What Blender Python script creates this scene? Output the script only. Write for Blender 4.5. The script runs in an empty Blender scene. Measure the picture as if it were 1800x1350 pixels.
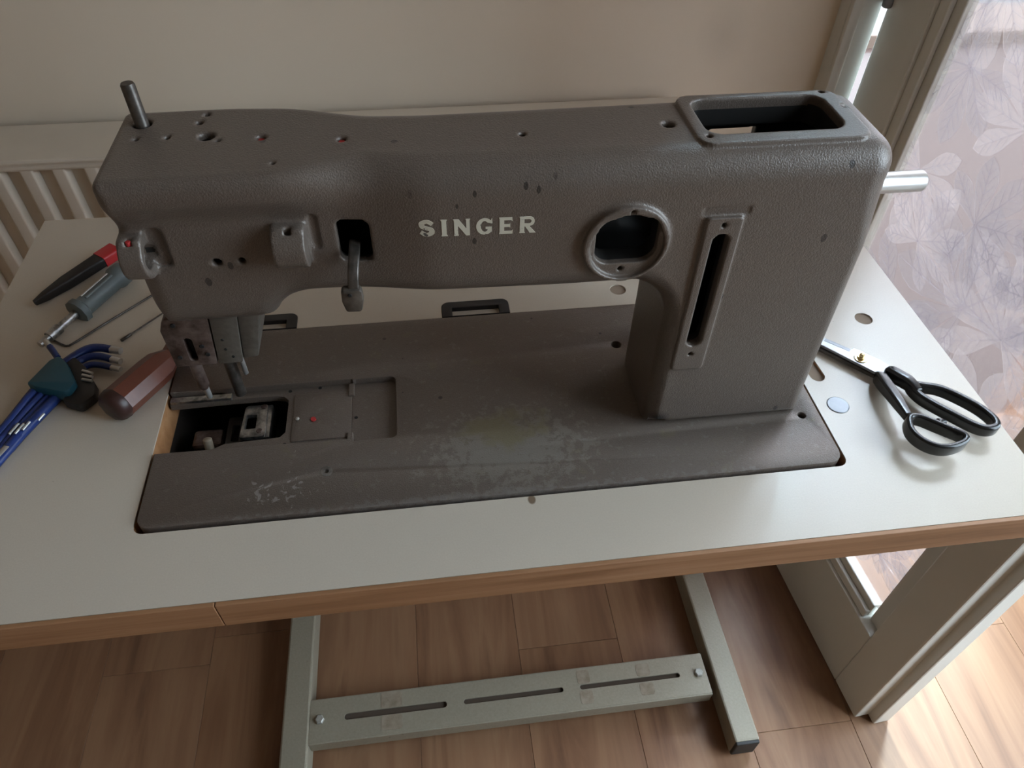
import bpy, bmesh, math, random
import numpy as np
from mathutils import Vector, Matrix
random.seed(7)

# ------------------------------------------------------------------ camera, sky, light, exposure
SC = bpy.context.scene
COL = SC.collection
FLOOR = 750.0                       # table top stands 750 mm above the floor; all builders work in mm, table top z = 0


def W(p):
    return Vector((p[0] / 1000.0, p[1] / 1000.0, (p[2] + FLOOR) / 1000.0))


cam_data = bpy.data.cameras.new('camera')
cam_data.sensor_fit = 'HORIZONTAL'
cam_data.sensor_width = 36.0
cam_data.lens = 1292.53 / 1800.0 * 36.0
cam_data.clip_start = 0.02
cam = bpy.data.objects.new('camera', cam_data)
COL.objects.link(cam)
rt = Vector((0.99178308, -0.12695207, 0.0157954))
up = Vector((0.08106708, 0.71917748, 0.69008106))
fw = Vector((0.09896692, 0.68313023, -0.72355969))
mw = Matrix((rt, up, -fw)).transposed().to_4x4()
mw.translation = W((199.183, -279.397, 403.821))
cam.matrix_world = mw
SC.camera = cam

world = bpy.data.worlds.new('overcast_sky')
SC.world = world
world.use_nodes = True
bg = world.node_tree.nodes['Background']
bg.inputs['Color'].default_value = (0.73, 0.87, 1.0, 1)
bg.inputs['Strength'].default_value = 5.0


def portal(name, loc, rot, sx, sy):
    l = bpy.data.lights.new(name, 'AREA')
    l.shape = 'RECTANGLE'
    l.size = sx
    l.size_y = sy
    l.cycles.is_portal = True
    o = bpy.data.objects.new(name, l)
    o.location = W(loc)
    o.rotation_euler = rot
    COL.objects.link(o)


portal('doorway_daylight_portal', (1056, 810, 275), (math.radians(-90), 0, 0), 0.64, 2.05)
portal('added_window_portal', (1510, -300, 400), (0, math.radians(90), 0), 1.9, 1.1)

sun_data = bpy.data.lights.new('hazy_sun', 'SUN')
sun_data.energy = 4.2
sun_data.angle = math.radians(9)
sun_data.color = (0.52, 0.80, 1.0)
sun = bpy.data.objects.new('hazy_sun', sun_data)
sun.rotation_euler = Vector((0.397, 0.585, 0.707)).to_track_quat('Z', 'Y').to_euler()
sun.location = (2, 4, 4)
COL.objects.link(sun)

SC.view_settings.view_transform = 'Standard'
SC.view_settings.look = 'None'
SC.view_settings.gamma = 1.0
SC.view_settings.use_curve_mapping = False
SC.view_settings.exposure = 1.3


# ------------------------------------------------------------------ helpers
LOC = {}


def thing(name, label, cat, loc, group=None, kind=None):
    o = bpy.data.objects.new(name, None)
    o.empty_display_size = 0.02
    COL.objects.link(o)
    o.location = W(loc)
    LOC[o.name] = o.location.copy()
    if label:
        o['label'] = label
    if cat:
        o['category'] = cat
    if group:
        o['group'] = group
    if kind:
        o['kind'] = kind
    return o


def tag(o, label=None, cat=None, group=None, kind=None):
    if label:
        o['label'] = label
    if cat:
        o['category'] = cat
    if group:
        o['group'] = group
    if kind:
        o['kind'] = kind
    return o


def obj(name, vf, mat, parent=None, smooth=False, auto=None, loc=None):
    """verts in mm (table frame) -> one mesh object; loc (mm) is the origin of a parentless object"""
    v, f = vf
    off = Vector((0, 0, 0))
    if parent is not None:
        off = LOC[parent.name]
    elif loc is not None:
        off = W(loc)
    me = bpy.data.meshes.new(name)
    va = np.asarray(v, dtype=np.float64)
    va = va / 1000.0
    va[:, 2] += FLOOR / 1000.0
    va -= np.array(off)
    me.from_pydata(va.tolist(), [], [tuple(int(i) for i in q) for q in f])
    me.update()
    o = bpy.data.objects.new(name, me)
    COL.objects.link(o)
    if mat is not None:
        me.materials.append(mat)
    if smooth:
        me.polygons.foreach_set('use_smooth', [True] * len(me.polygons))
    if auto is not None:
        bm = bmesh.new()
        bm.from_mesh(me)
        for e in bm.edges:
            if len(e.link_faces) == 2 and e.calc_face_angle(0) > math.radians(auto):
                e.smooth = False
        bm.to_mesh(me)
        bm.free()
        me.polygons.foreach_set('use_smooth', [True] * len(me.polygons))
    if parent is not None:
        o.parent = parent
        LOC[o.name] = Vector(LOC[parent.name])
    else:
        o.location = off
        LOC[o.name] = Vector(off)
    return o


def join(*parts):
    V, F = [], []
    for v, f in parts:
        n = len(V)
        V += [tuple(p) for p in v]
        F += [tuple(i + n for i in q) for q in f]
    return V, F


def bm_out(bm):
    bm.verts.index_update()
    v = [tuple(x.co) for x in bm.verts]
    f = [tuple(x.index for x in p.verts) for p in bm.faces]
    bm.free()
    return v, f


def box(x0, x1, y0, y1, z0, z1, bev=0.0, seg=2):
    bm = bmesh.new()
    bmesh.ops.create_cube(bm, size=1)
    for q in bm.verts:
        q.co = Vector(((x0 + x1) / 2 + q.co.x * (x1 - x0), (y0 + y1) / 2 + q.co.y * (y1 - y0), (z0 + z1) / 2 + q.co.z * (z1 - z0)))
    if bev > 0:
        bmesh.ops.bevel(bm, geom=list(bm.edges), offset=bev, segments=seg, affect='EDGES', profile=0.5)
    return bm_out(bm)


def xform(vf, fn):
    return [tuple(fn(p)) for p in vf[0]], vf[1]


def fillet(pts, n=6):
    """closed polyline [(x, y, r)] -> points with round corners"""
    out = []
    m = len(pts)
    for i in range(m):
        p = Vector(pts[i][:2])
        r = pts[i][2] if len(pts[i]) > 2 else 0
        if r <= 0:
            out.append((p.x, p.y))
            continue
        a = (Vector(pts[i - 1][:2]) - p).normalized()
        b = (Vector(pts[(i + 1) % m][:2]) - p).normalized()
        ang = a.angle(b)
        d = r / math.tan(ang / 2)
        c = p + (a + b).normalized() * (r / math.sin(ang / 2))
        s = p + a * d - c
        e = p + b * d - c
        a0 = math.atan2(s.y, s.x)
        a1 = math.atan2(e.y, e.x)
        da = (a1 - a0 + math.pi) % (2 * math.pi) - math.pi
        for k in range(n + 1):
            t = a0 + da * k / n
            out.append((c.x + r * math.cos(t), c.y + r * math.sin(t)))
    return out


def rrect(x0, x1, y0, y1, r, n=6):
    return fillet([(x0, y0, r), (x1, y0, r), (x1, y1, r), (x0, y1, r)], n)


def circ(cx, cy, r, n=24, ry=None):
    return [(cx + r * math.cos(2 * math.pi * k / n), cy + (ry or r) * math.sin(2 * math.pi * k / n)) for k in range(n)]


def plate(outline, holes, z0, z1, bev=0.0):
    """flat plate with holes between z0 and z1 (mm)"""
    cu = bpy.data.curves.new('tmp', 'CURVE')
    cu.dimensions = '2D'
    cu.fill_mode = 'BOTH'
    cu.extrude = (z1 - z0) / 2 - bev
    cu.bevel_depth = bev
    cu.bevel_resolution = 1
    cu.offset = -bev
    for loop in [outline] + list(holes):
        sp = cu.splines.new('POLY')
        sp.points.add(len(loop) - 1)
        for k, q in enumerate(loop):
            sp.points[k].co = (q[0], q[1], 0, 1)
        sp.use_cyclic_u = True
    o = bpy.data.objects.new('tmp', cu)
    COL.objects.link(o)
    dg = bpy.context.evaluated_depsgraph_get()
    me = bpy.data.meshes.new_from_object(o.evaluated_get(dg))
    v = [(p.co.x, p.co.y, p.co.z + (z0 + z1) / 2) for p in me.vertices]
    f = [tuple(p.vertices) for p in me.polygons]
    bpy.data.objects.remove(o)
    bpy.data.curves.remove(cu)
    bpy.data.meshes.remove(me)
    bm = bmesh.new()
    bv = [bm.verts.new(p) for p in v]
    for q in f:
        try:
            bm.faces.new([bv[i] for i in q])
        except ValueError:
            pass
    bmesh.ops.remove_doubles(bm, verts=list(bm.verts), dist=1e-3)
    bmesh.ops.recalc_face_normals(bm, faces=list(bm.faces))
    return bm_out(bm)


def sweep(path, sec, closed=False, up=Vector((0, 0, 1)), scale=None):
    """sweep a closed section [(a, b)] (a sideways, b along 'up') along a path of 3-D points"""
    P = [Vector(p) for p in path]
    n, m = len(P), len(sec)
    V, F = [], []
    for i in range(n):
        if closed:
            t = P[(i + 1) % n] - P[i - 1]
        else:
            t = P[min(i + 1, n - 1)] - P[max(i - 1, 0)]
        t.normalize()
        s = t.cross(up)
        if s.length < 1e-6:
            s = t.cross(Vector((1, 0, 0)))
        s.normalize()
        u = s.cross(t)
        k = 1.0 if scale is None else scale[i]
        ka, kb = (k, k) if not isinstance(k, tuple) else k
        for a, b in sec:
            V.append(tuple(P[i] + s * a * ka + u * b * kb))
    for i in range(n if closed else n - 1):
        j = (i + 1) % n
        for a in range(m):
            b = (a + 1) % m
            F.append((i * m + a, i * m + b, j * m + b, j * m + a))
    if not closed:
        F.append(tuple(range(m - 1, -1, -1)))
        F.append(tuple((n - 1) * m + a for a in range(m)))
    return V, F


def disc_sec(r, n=12):
    return [(r * math.cos(2 * math.pi * k / n), r * math.sin(2 * math.pi * k / n)) for k in range(n)]


def spline(pts, n=6, closed=False):
    P = [Vector(p) for p in pts]
    m = len(P)
    out = []
    for i in range(m if closed else m - 1):
        if closed:
            a, b, c, d = P[i - 1], P[i], P[(i + 1) % m], P[(i + 2) % m]
        else:
            a, b, c, d = P[max(i - 1, 0)], P[i], P[i + 1], P[min(i + 2, m - 1)]
        for k in range(n):
            t = k / n
            out.append(0.5 * ((2 * b) + (c - a) * t + (2 * a - 5 * b + 4 * c - d) * t * t + (3 * b - a - 3 * c + d) * t ** 3))
    if not closed:
        out.append(P[-1])
    return out


def lathe(p0, p1, prof, n=24):
    """profile [(t, r)] revolved about the axis p0 -> p1, t in mm from p0"""
    a = Vector(p0)
    d = (Vector(p1) - a).normalized()
    s = d.cross(Vector((0, 0, 1)))
    if s.length < 1e-4:
        s = Vector((1, 0, 0))
    s.normalize()
    u = d.cross(s)
    V, F = [], []
    for t, r in prof:
        for k in range(n):
            q = 2 * math.pi * k / n
            V.append(tuple(a + d * t + (s * math.cos(q) + u * math.sin(q)) * max(r, 1e-3)))
    for i in range(len(prof) - 1):
        for k in range(n):
            l = (k + 1) % n
            F.append((i * n + k, i * n + l, (i + 1) * n + l, (i + 1) * n + k))
    F.append(tuple(range(n - 1, -1, -1)))
    F.append(tuple((len(prof) - 1) * n + k for k in range(n)))
    return V, F


def rod(p0, p1, r, n=16, bev=0.3):
    L = (Vector(p1) - Vector(p0)).length
    return lathe(p0, p1, [(0, r - bev), (bev, r), (L - bev, r), (L, r - bev)], n)


def copy_of(o, loc_off, parent):
    c = o.copy()
    COL.objects.link(c)
    c.parent = parent
    c.location = o.location + Vector(loc_off) / 1000.0
    return c


# ------------------------------------------------------------------ materials
class NT:
    def __init__(s, name):
        s.m = bpy.data.materials.new(name)
        s.m.use_nodes = True
        s.t = s.m.node_tree
        s.b = s.t.nodes['Principled BSDF']
        s.out = s.t.nodes['Material Output']
        s._c = None

    def n(s, typ, **kw):
        x = s.t.nodes.new(typ)
        for k, v in kw.items():
            if k.startswith('i_'):
                x.inputs[k[2:].replace('_', ' ')].default_value = v
            else:
                setattr(x, k, v)
        return x

    def l(s, a, b):
        s.t.links.new(a, b)

    def pos(s):
        if s._c is None:
            s._c = s.n('ShaderNodeNewGeometry').outputs['Position']
        return s._c

    def mapped(s, scale=(1, 1, 1), loc=(0, 0, 0), src=None):
        q = s.n('ShaderNodeMapping')
        q.inputs['Scale'].default_value = scale
        q.inputs['Location'].default_value = loc
        s.l(src or s.pos(), q.inputs['Vector'])
        return q.outputs['Vector']

    def noise(s, scale, detail=3, rough=0.5, vec=None, dist=0):
        q = s.n('ShaderNodeTexNoise')
        q.inputs['Scale'].default_value = scale
        q.inputs['Detail'].default_value = detail
        q.inputs['Roughness'].default_value = rough
        q.inputs['Distortion'].default_value = dist
        s.l(vec or s.pos(), q.inputs['Vector'])
        return q.outputs['Fac']

    def ramp(s, fac, stops):
        q = s.n('ShaderNodeValToRGB')
        while len(q.color_ramp.elements) < len(stops):
            q.color_ramp.elements.new(0.5)
        for e, (p, c) in zip(q.color_ramp.elements, stops):
            e.position = p
            e.color = (c, c, c, 1) if not isinstance(c, (tuple, list)) else (*c, 1)
        s.l(fac, q.inputs['Fac'])
        return q.outputs['Color']

    def mix(s, fac, a, b, mode='MIX'):
        q = s.n('ShaderNodeMix')
        q.data_type = 'RGBA'
        q.blend_type = mode
        for sock, v in ((q.inputs[0], fac), (q.inputs[6], a), (q.inputs[7], b)):
            if hasattr(v, 'is_output'):
                s.l(v, sock)
            elif isinstance(v, (tuple, list)):
                sock.default_value = (*v, 1)
            else:
                sock.default_value = v
        return q.outputs[2]

    def math(s, op, a, b=None, clamp=False):
        q = s.n('ShaderNodeMath')
        q.operation = op
        q.use_clamp = clamp
        for sock, v in ((q.inputs[0], a), (q.inputs[1], b)):
            if v is None:
                continue
            if hasattr(v, 'is_output'):
                s.l(v, sock)
            else:
                sock.default_value = v
        return q.outputs[0]

    def bump(s, h, strength, dist=0.001):
        q = s.n('ShaderNodeBump')
        q.inputs['Strength'].default_value = strength
        q.inputs['Distance'].default_value = dist
        s.l(h, q.inputs['Height'])
        s.l(q.outputs['Normal'], s.b.inputs['Normal'])

    def base(s, c, rough=0.5, metal=0.0, spec=None):
        if hasattr(c, 'is_output'):
            s.l(c, s.b.inputs['Base Color'])
        else:
            s.b.inputs['Base Color'].default_value = (*c, 1)
        if hasattr(rough, 'is_output'):
            s.l(rough, s.b.inputs['Roughness'])
        else:
            s.b.inputs['Roughness'].default_value = rough
        s.b.inputs['Metallic'].default_value = metal
        if spec is not None:
            s.b.inputs['Specular IOR Level'].default_value = spec
        return s

    def blob(s, centre, radii, soft=0.35):
        """1 inside an ellipsoid given in table mm"""
        c = W(centre)
        q = s.n('ShaderNodeMapping')
        q.vector_type = 'POINT'
        sc = [1000.0 / r for r in radii]
        q.inputs['Scale'].default_value = sc
        q.inputs['Location'].default_value = [-c[i] * sc[i] for i in range(3)]
        s.l(s.pos(), q.inputs['Vector'])
        v = s.n('ShaderNodeVectorMath')
        v.operation = 'LENGTH'
        s.l(q.outputs['Vector'], v.inputs[0])
        r = s.n('ShaderNodeMapRange')
        r.inputs['From Min'].default_value = 1.0
        r.inputs['From Max'].default_value = 1.0 - soft * 2
        s.l(v.outputs['Value'], r.inputs['Value'])
        return r.outputs['Result']


def simple(name, c, rough=0.5, metal=0.0, spec=None, nscale=None, namt=0.15, bscale=None, bstr=0.2, bdist=0.0005):
    t = NT(name)
    col = c
    if nscale:
        f = t.noise(nscale, 4, 0.6)
        col = t.mix(f, tuple(x * (1 - namt) for x in c), tuple(min(1, x * (1 + namt)) for x in c))
    t.base(col, rough, metal, spec)
    if bscale:
        t.bump(t.noise(bscale, 2), bstr, bdist)
    return t.m


def mat_paint(name, worn):
    """hammered grey-brown enamel of the machine"""
    t = NT(name)
    f = t.noise(1100, 2, 0.6)
    g = t.noise(14, 3, 0.55)
    c = t.mix(f, (0.092, 0.071, 0.057), (0.190, 0.154, 0.127))
    c = t.mix(t.math('MULTIPLY', g, 0.30), c, (0.12, 0.095, 0.085))
    rough = 0.36
    # scattered dark chips in the enamel
    v = t.n('ShaderNodeTexVoronoi')
    v.inputs['Scale'].default_value = 75.0
    t.l(t.mapped((1.0, 1.0, 0.6)), v.inputs['Vector'])
    near = t.math('LESS_THAN', v.outputs['Distance'], 0.13)
    sel = t.n('ShaderNodeSeparateColor')
    t.l(v.outputs['Color'], sel.inputs[0])
    few = t.math('GREATER_THAN', sel.outputs[0], 0.90)
    chip = t.math('MULTIPLY', near, few)
    c = t.mix(t.math('MULTIPLY', chip, 0.8), c, (0.025, 0.02, 0.018))
    v2 = t.n('ShaderNodeTexVoronoi')
    v2.inputs['Scale'].default_value = 130.0
    t.l(t.mapped((1.0, 0.6, 0.55)), v2.inputs['Vector'])
    s2 = t.n('ShaderNodeSeparateColor')
    t.l(v2.outputs['Color'], s2.inputs[0])
    zone = t.math('ADD', t.blob((238, 50, 196), (62, 30, 22), 0.3), t.blob((232, 50, 168), (50, 20, 14), 0.3))
    zone = t.math('ADD', zone, t.blob((400, 46, 45), (60, 20, 60), 0.3))
    c2 = t.math('MULTIPLY', t.math('LESS_THAN', v2.outputs['Distance'], 0.17), t.math('GREATER_THAN', s2.outputs[1], 0.80))
    c = t.mix(t.math('MULTIPLY', t.math('MULTIPLY', c2, zone), 0.85, True), c, (0.02, 0.016, 0.014))
    if worn:
        # worn, greyish-olive patch where the cloth and hands slid, with dark oil in the middle
        b1 = t.blob((245, 38, 0), (88, 56, 60), 0.45)
        n1 = t.noise(150, 6, 0.72)
        m1 = t.ramp(t.math('ADD', t.math('MULTIPLY', b1, 0.30), n1), [(0.62, 0), (0.70, 1)])
        c = t.mix(t.math('MULTIPLY', m1, 0.60), c, (0.215, 0.195, 0.165))
        b2 = t.blob((244, 56, 0), (44, 26, 60), 0.5)
        m2 = t.ramp(t.math('ADD', t.math('MULTIPLY', b2, 0.46), t.noise(60, 4, 0.6)), [(0.62, 0), (0.82, 1)])
        c = t.mix(t.math('MULTIPLY', m2, 0.85), c, (0.165, 0.138, 0.082))
        # chalky scratches near the needle end of the bed
        b3 = t.blob((88, 22, 0), (52, 26, 60), 0.4)
        n3 = t.noise(150, 3, 0.6, dist=1.2)
        m3 = t.ramp(t.math('ADD', t.math('MULTIPLY', b3, 0.21), n3), [(0.76, 0), (0.80, 1)])
        c = t.mix(t.math('MULTIPLY', m3, 0.75), c, (0.33, 0.31, 0.29))
        # thumb-dark smear beside the column
        b4 = t.blob((318, 82, 0), (26, 34, 60), 0.5)
        c = t.mix(t.math('MULTIPLY', b4, 0.35), c, (0.05, 0.042, 0.038))
        n5 = t.noise(260, 3)
        b5 = t.blob((240, 2, 0), (250, 5, 60), 0.4)
        m5 = t.ramp(t.math('ADD', t.math('MULTIPLY', b5, 0.25), n5), [(0.62, 0), (0.75, 1)])
        c = t.mix(t.math('MULTIPLY', m5, 0.5), c, (0.2, 0.18, 0.165))
    else:
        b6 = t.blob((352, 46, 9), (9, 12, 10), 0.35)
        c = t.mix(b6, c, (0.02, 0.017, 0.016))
    t.base(c, rough, 0.12, 0.55)
    h = t.noise(1150, 2, 0.5)
    t.bump(h, 0.4, 0.0007)
    return t.m


def mat_wood_floor():
    t = NT('laminate_plank')
    oi = t.n('ShaderNodeObjectInfo')
    tc = t.n('ShaderNodeTexCoord')
    off = t.n('ShaderNodeVectorMath')
    off.operation = 'SCALE'
    off.inputs[0].default_value = (7.3, 3.1, 0)
    t.l(oi.outputs['Random'], off.inputs['Scale'])
    add = t.n('ShaderNodeVectorMath')
    t.l(t.pos(), add.inputs[0])
    t.l(off.outputs[0], add.inputs[1])
    v1 = t.mapped((9, 1.1, 1), src=add.outputs[0])
    v2 = t.mapped((90, 4, 1), src=add.outputs[0])
    n1 = t.noise(1.5, 5, 0.6, v1, 1.0)
    n2 = t.noise(1.0, 3, 0.6, v2)
    c = t.ramp(n1, [(0.28, (0.085, 0.034, 0.016)), (0.42, (0.20, 0.093, 0.046)), (0.60, (0.30, 0.16, 0.084)), (0.78, (0.125, 0.056, 0.028))])
    c = t.mix(t.math('MULTIPLY', n2, 0.45), c, (0.14, 0.068, 0.038))
    c = t.mix(t.math('MULTIPLY', oi.outputs['Random'], 0.22), c, (0.32, 0.185, 0.11))
    t.base(c, 0.42, 0, 0.4)
    t.bump(n2, 0.12, 0.0004)
    return t.m


def mat_wood(name, axis_scale, c0, c1, c2, rough=0.6):
    t = NT(name)
    n1 = t.noise(1.0, 5, 0.6, t.mapped(axis_scale), 0.5)
    n2 = t.noise(1.0, 3, 0.6, t.mapped(tuple(4 * x for x in axis_scale)))
    c = t.ramp(n1, [(0.3, c0), (0.5, c1), (0.7, c2)])
    c = t.mix(t.math('MULTIPLY', n2, 0.4), c, c0)
    t.base(c, rough)
    t.bump(n2, 0.2, 0.0005)
    return t.m


def mat_glass(name, tint, trans, clear, rough):
    """patterned privacy glass: part clear, part blurred, part diffusing"""
    t = NT(name)
    tr = t.n('ShaderNodeBsdfTransparent')
    tr.inputs['Color'].default_value = (*tint, 1)
    tl = t.n('ShaderNodeBsdfTranslucent')
    tl.inputs['Color'].default_value = (*[min(1, x * 0.95) for x in tint], 1)
    rf = t.n('ShaderNodeBsdfRefraction')
    rf.inputs['Color'].default_value = (*tint, 1)
    rf.inputs['Roughness'].default_value = rough
    rf.inputs['IOR'].default_value = 1.06
    gl = t.n('ShaderNodeBsdfGlossy')
    gl.inputs['Roughness'].default_value = 0.25
    m1 = t.n('ShaderNodeMixShader')
    m1.inputs[0].default_value = trans
    t.l(rf.outputs[0], m1.inputs[1])
    t.l(tl.outputs[0], m1.inputs[2])
    m2 = t.n('ShaderNodeMixShader')
    m2.inputs[0].default_value = clear
    t.l(m1.outputs[0], m2.inputs[1])
    t.l(tr.outputs[0], m2.inputs[2])
    m3 = t.n('ShaderNodeMixShader')
    m3.inputs[0].default_value = 0.06
    t.l(m2.outputs[0], m3.inputs[1])
    t.l(gl.outputs[0], m3.inputs[2])
    h = t.noise(60, 3, 0.6)
    q = t.n('ShaderNodeBump')
    q.inputs['Strength'].default_value = 0.5
    q.inputs['Distance'].default_value = 0.002
    t.l(h, q.inputs['Height'])
    for x in (rf, gl):
        t.l(q.outputs['Normal'], x.inputs['Normal'])
    t.l(m3.outputs[0], t.out.inputs['Surface'])
    return t.m


def mat_wall():
    t = NT('cream_wall_paint')
    f = t.noise(5, 3, 0.5)
    c = t.mix(f, (0.70, 0.595, 0.47), (0.74, 0.635, 0.51))
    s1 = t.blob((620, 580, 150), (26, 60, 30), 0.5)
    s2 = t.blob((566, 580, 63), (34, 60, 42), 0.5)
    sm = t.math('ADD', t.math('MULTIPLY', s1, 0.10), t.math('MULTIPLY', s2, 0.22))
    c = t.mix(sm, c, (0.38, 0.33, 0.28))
    t.base(c, 0.85, 0, 0.2)
    t.bump(t.noise(160, 2), 0.08, 0.0006)
    return t.m


def mat_laminate():
    t = NT('cream_laminate')
    f = t.noise(900, 2, 0.6)
    g = t.noise(9, 4, 0.6)
    c = t.mix(f, (0.54, 0.465, 0.38), (0.62, 0.545, 0.45))
    c = t.mix(t.math('MULTIPLY', g, 0.35), c, (0.52, 0.455, 0.375))
    c = t.mix(t.blob((254, -4.2, 0), (3.0, 4.2, 6), 0.15), c, (0.20, 0.14, 0.095))
    sp = t.noise(120, 2, 0.5)
    c = t.mix(t.ramp(sp, [(0.76, 0), (0.80, 0.5)]), c, (0.22, 0.19, 0.16))
    t.base(c, 0.27, 0, 0.6)
    t.bump(f, 0.12, 0.0003)
    return t.m


def mat_rusty(name, c0, c1, rough=0.5, metal=0.6, sc=160):
    t = NT(name)
    f = t.noise(sc, 5, 0.65)
    t.base(t.mix(t.ramp(f, [(0.35, 0), (0.65, 1)]), c0, c1), rough, metal)
    t.bump(f, 0.25, 0.0006)
    return t.m


def mat_stand():
    t = NT('grey_green_stand_paint')
    f = t.noise(320, 3, 0.6)
    c = t.mix(f, (0.235, 0.205, 0.15), (0.33, 0.295, 0.23))
    ch = t.noise(38, 5, 0.7)
    c = t.mix(t.ramp(ch, [(0.70, 0), (0.74, 0.8)]), c, (0.10, 0.085, 0.065))
    t.base(c, 0.5, 0.15, 0.5)
    t.bump(f, 0.3, 0.0007)
    return t.m


M = {
    'paint': mat_paint('hammered_grey_enamel', False),
    'bed': mat_paint('hammered_grey_enamel_worn', True),
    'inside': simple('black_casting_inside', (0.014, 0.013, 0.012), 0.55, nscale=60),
    'wall': mat_wall(),
    'wallb': simple('brown_wall_covering', (0.36, 0.27, 0.19), 0.9, nscale=8),
    'ceiling': simple('white_ceiling_paint', (0.66, 0.61, 0.54), 0.9),
    'white': simple('white_gloss_woodwork', (0.66, 0.65, 0.60), 0.38, nscale=6, namt=0.04),
    'radiator': simple('cream_radiator_enamel', (0.64, 0.57, 0.48), 0.4, nscale=20, namt=0.06),
    'rad_dark': simple('radiator_shadow_gap', (0.42, 0.38, 0.33), 0.6),
    'plank': mat_wood_floor(),
    'underlay': simple('floor_underlay', (0.06, 0.04, 0.03), 0.9),
    'laminate': mat_laminate(),
    'core': mat_wood('table_core_wood', (6, 60, 60), (0.30, 0.13, 0.05), (0.42, 0.20, 0.085), (0.50, 0.27, 0.13)),
    'holewood': simple('drilled_wood', (0.27, 0.20, 0.145), 0.8, nscale=90),
    'strip': mat_wood('oak_edge_band', (5, 60, 130), (0.22, 0.10, 0.042), (0.35, 0.175, 0.083), (0.43, 0.235, 0.125)),
    'stand': mat_stand(),
    'bolt': mat_rusty('stand_bolt_paint', (0.30, 0.29, 0.26), (0.42, 0.41, 0.37), 0.45, 0.3),
    'rubber': simple('black_rubber', (0.018, 0.017, 0.016), 0.6, nscale=90),
    'slotdark': simple('dark_slot', (0.075, 0.052, 0.036), 0.9),
    'tape': mat_rusty('old_glue_patch', (0.20, 0.155, 0.105), (0.30, 0.25, 0.19), 0.7, 0.0, 60),
    'steel': mat_rusty('worn_steel', (0.15, 0.15, 0.145), (0.55, 0.54, 0.53), 0.33, 0.9, 120),
    'bright': simple('bright_steel', (0.55, 0.54, 0.52), 0.34, 0.7),
    'darksteel': mat_rusty('oily_dark_steel', (0.055, 0.047, 0.040), (0.12, 0.103, 0.09), 0.36, 0.6),
    'rusty': mat_rusty('oily_brown_steel', (0.040, 0.018, 0.012), (0.17, 0.125, 0.108), 0.5, 0.35, 90),
    'castlow': mat_rusty('bare_casting', (0.098, 0.084, 0.07), (0.14, 0.122, 0.104), 0.5, 0.3, 200),
    'knob': mat_rusty('worn_knob_steel', (0.06, 0.049, 0.04), (0.13, 0.108, 0.088), 0.5, 0.4, 130),
    'red': simple('red_oil_mark', (0.45, 0.03, 0.03), 0.5),
    'black': simple('black_screw_and_hole_shade', (0.008, 0.008, 0.008), 0.7),  # black of small screws, and shade painted into holes and the frame slot
    'oilpan': simple('dark_oil_pan', (0.03, 0.022, 0.018), 0.5, nscale=30),
    'ringgrey': simple('grey_zinc_disc', (0.24, 0.25, 0.27), 0.35, 0.5, nscale=60, namt=0.3),
    'blackplastic': simple('black_gloss_plastic', (0.012, 0.012, 0.013), 0.24, nscale=40),
    'brass': simple('brass_pivot', (0.70, 0.55, 0.30), 0.25, 0.9),
    'blade': simple('scissor_blade_steel', (0.40, 0.41, 0.43), 0.36, 0.8, nscale=60, namt=0.06),
    'blue': simple('blue_key_coating', (0.012, 0.033, 0.16), 0.35),
    'teal': simple('teal_plastic_holder', (0.010, 0.075, 0.11), 0.45),
    'blackmatte': simple('black_matte_plastic', (0.02, 0.017, 0.016), 0.55),
    'handle': mat_wood('brown_wood_handle', (30, 30, 8), (0.095, 0.026, 0.016), (0.15, 0.045, 0.028), (0.20, 0.07, 0.045), 0.32),
    'handle_end': simple('dark_handle_end', (0.042, 0.016, 0.013), 0.4),
    'greyplastic': simple('grey_green_handle', (0.115, 0.135, 0.135), 0.42),
    'redplastic': simple('red_plastic_tip', (0.50, 0.02, 0.025), 0.4),
    'terrace': simple('terrace_paving', (0.040, 0.018, 0.012), 0.8, nscale=3, namt=0.2),
    'lawn': simple('outside_ground_cover', (0.03, 0.034, 0.042), 0.9, nscale=2, namt=0.2),
    'tan': simple('tan_rendered_kerb', (0.08, 0.05, 0.035), 0.8),
    'whiteline': simple('white_terrace_board', (0.15, 0.15, 0.145), 0.6),
    'pane': mat_glass('leaf_patterned_glass', (0.74, 0.69, 0.675), 0.08, 0.60, 0.14),
    'leafglass': mat_glass('raised_leaf_glass', (0.88, 0.88, 0.90), 0.30, 0.80, 0.20),
    'leafglass2': mat_glass('raised_leaf_glass_pale', (0.97, 0.955, 0.955), 0.55, 0.80, 0.20),
    'vein': mat_glass('leaf_vein_glass', (0.85, 0.83, 0.85), 0.4, 0.78, 0.20),
    'clearpane': mat_glass('added_window_glass', (0.97, 0.98, 0.98), 0.0, 0.93, 0.05),
}


def mat_letter():
    t = NT('worn_cream_lettering')
    n = t.noise(230, 4, 0.65)
    m = t.ramp(n, [(0.63, 0), (0.66, 1)])
    c = t.mix(m, (0.62, 0.58, 0.47), (0.10, 0.09, 0.08))
    t.base(c, 0.55)
    return t.m


M['letter'] = mat_letter()

# ------------------------------------------------------------------ the room
X0, X1, Y0, Y1, ZF, ZC = -1300, 1420, -2300, 580, -FLOOR, 1750
DX0, DX1, DZ = 743, 1370, 1300        # doorway

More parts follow.
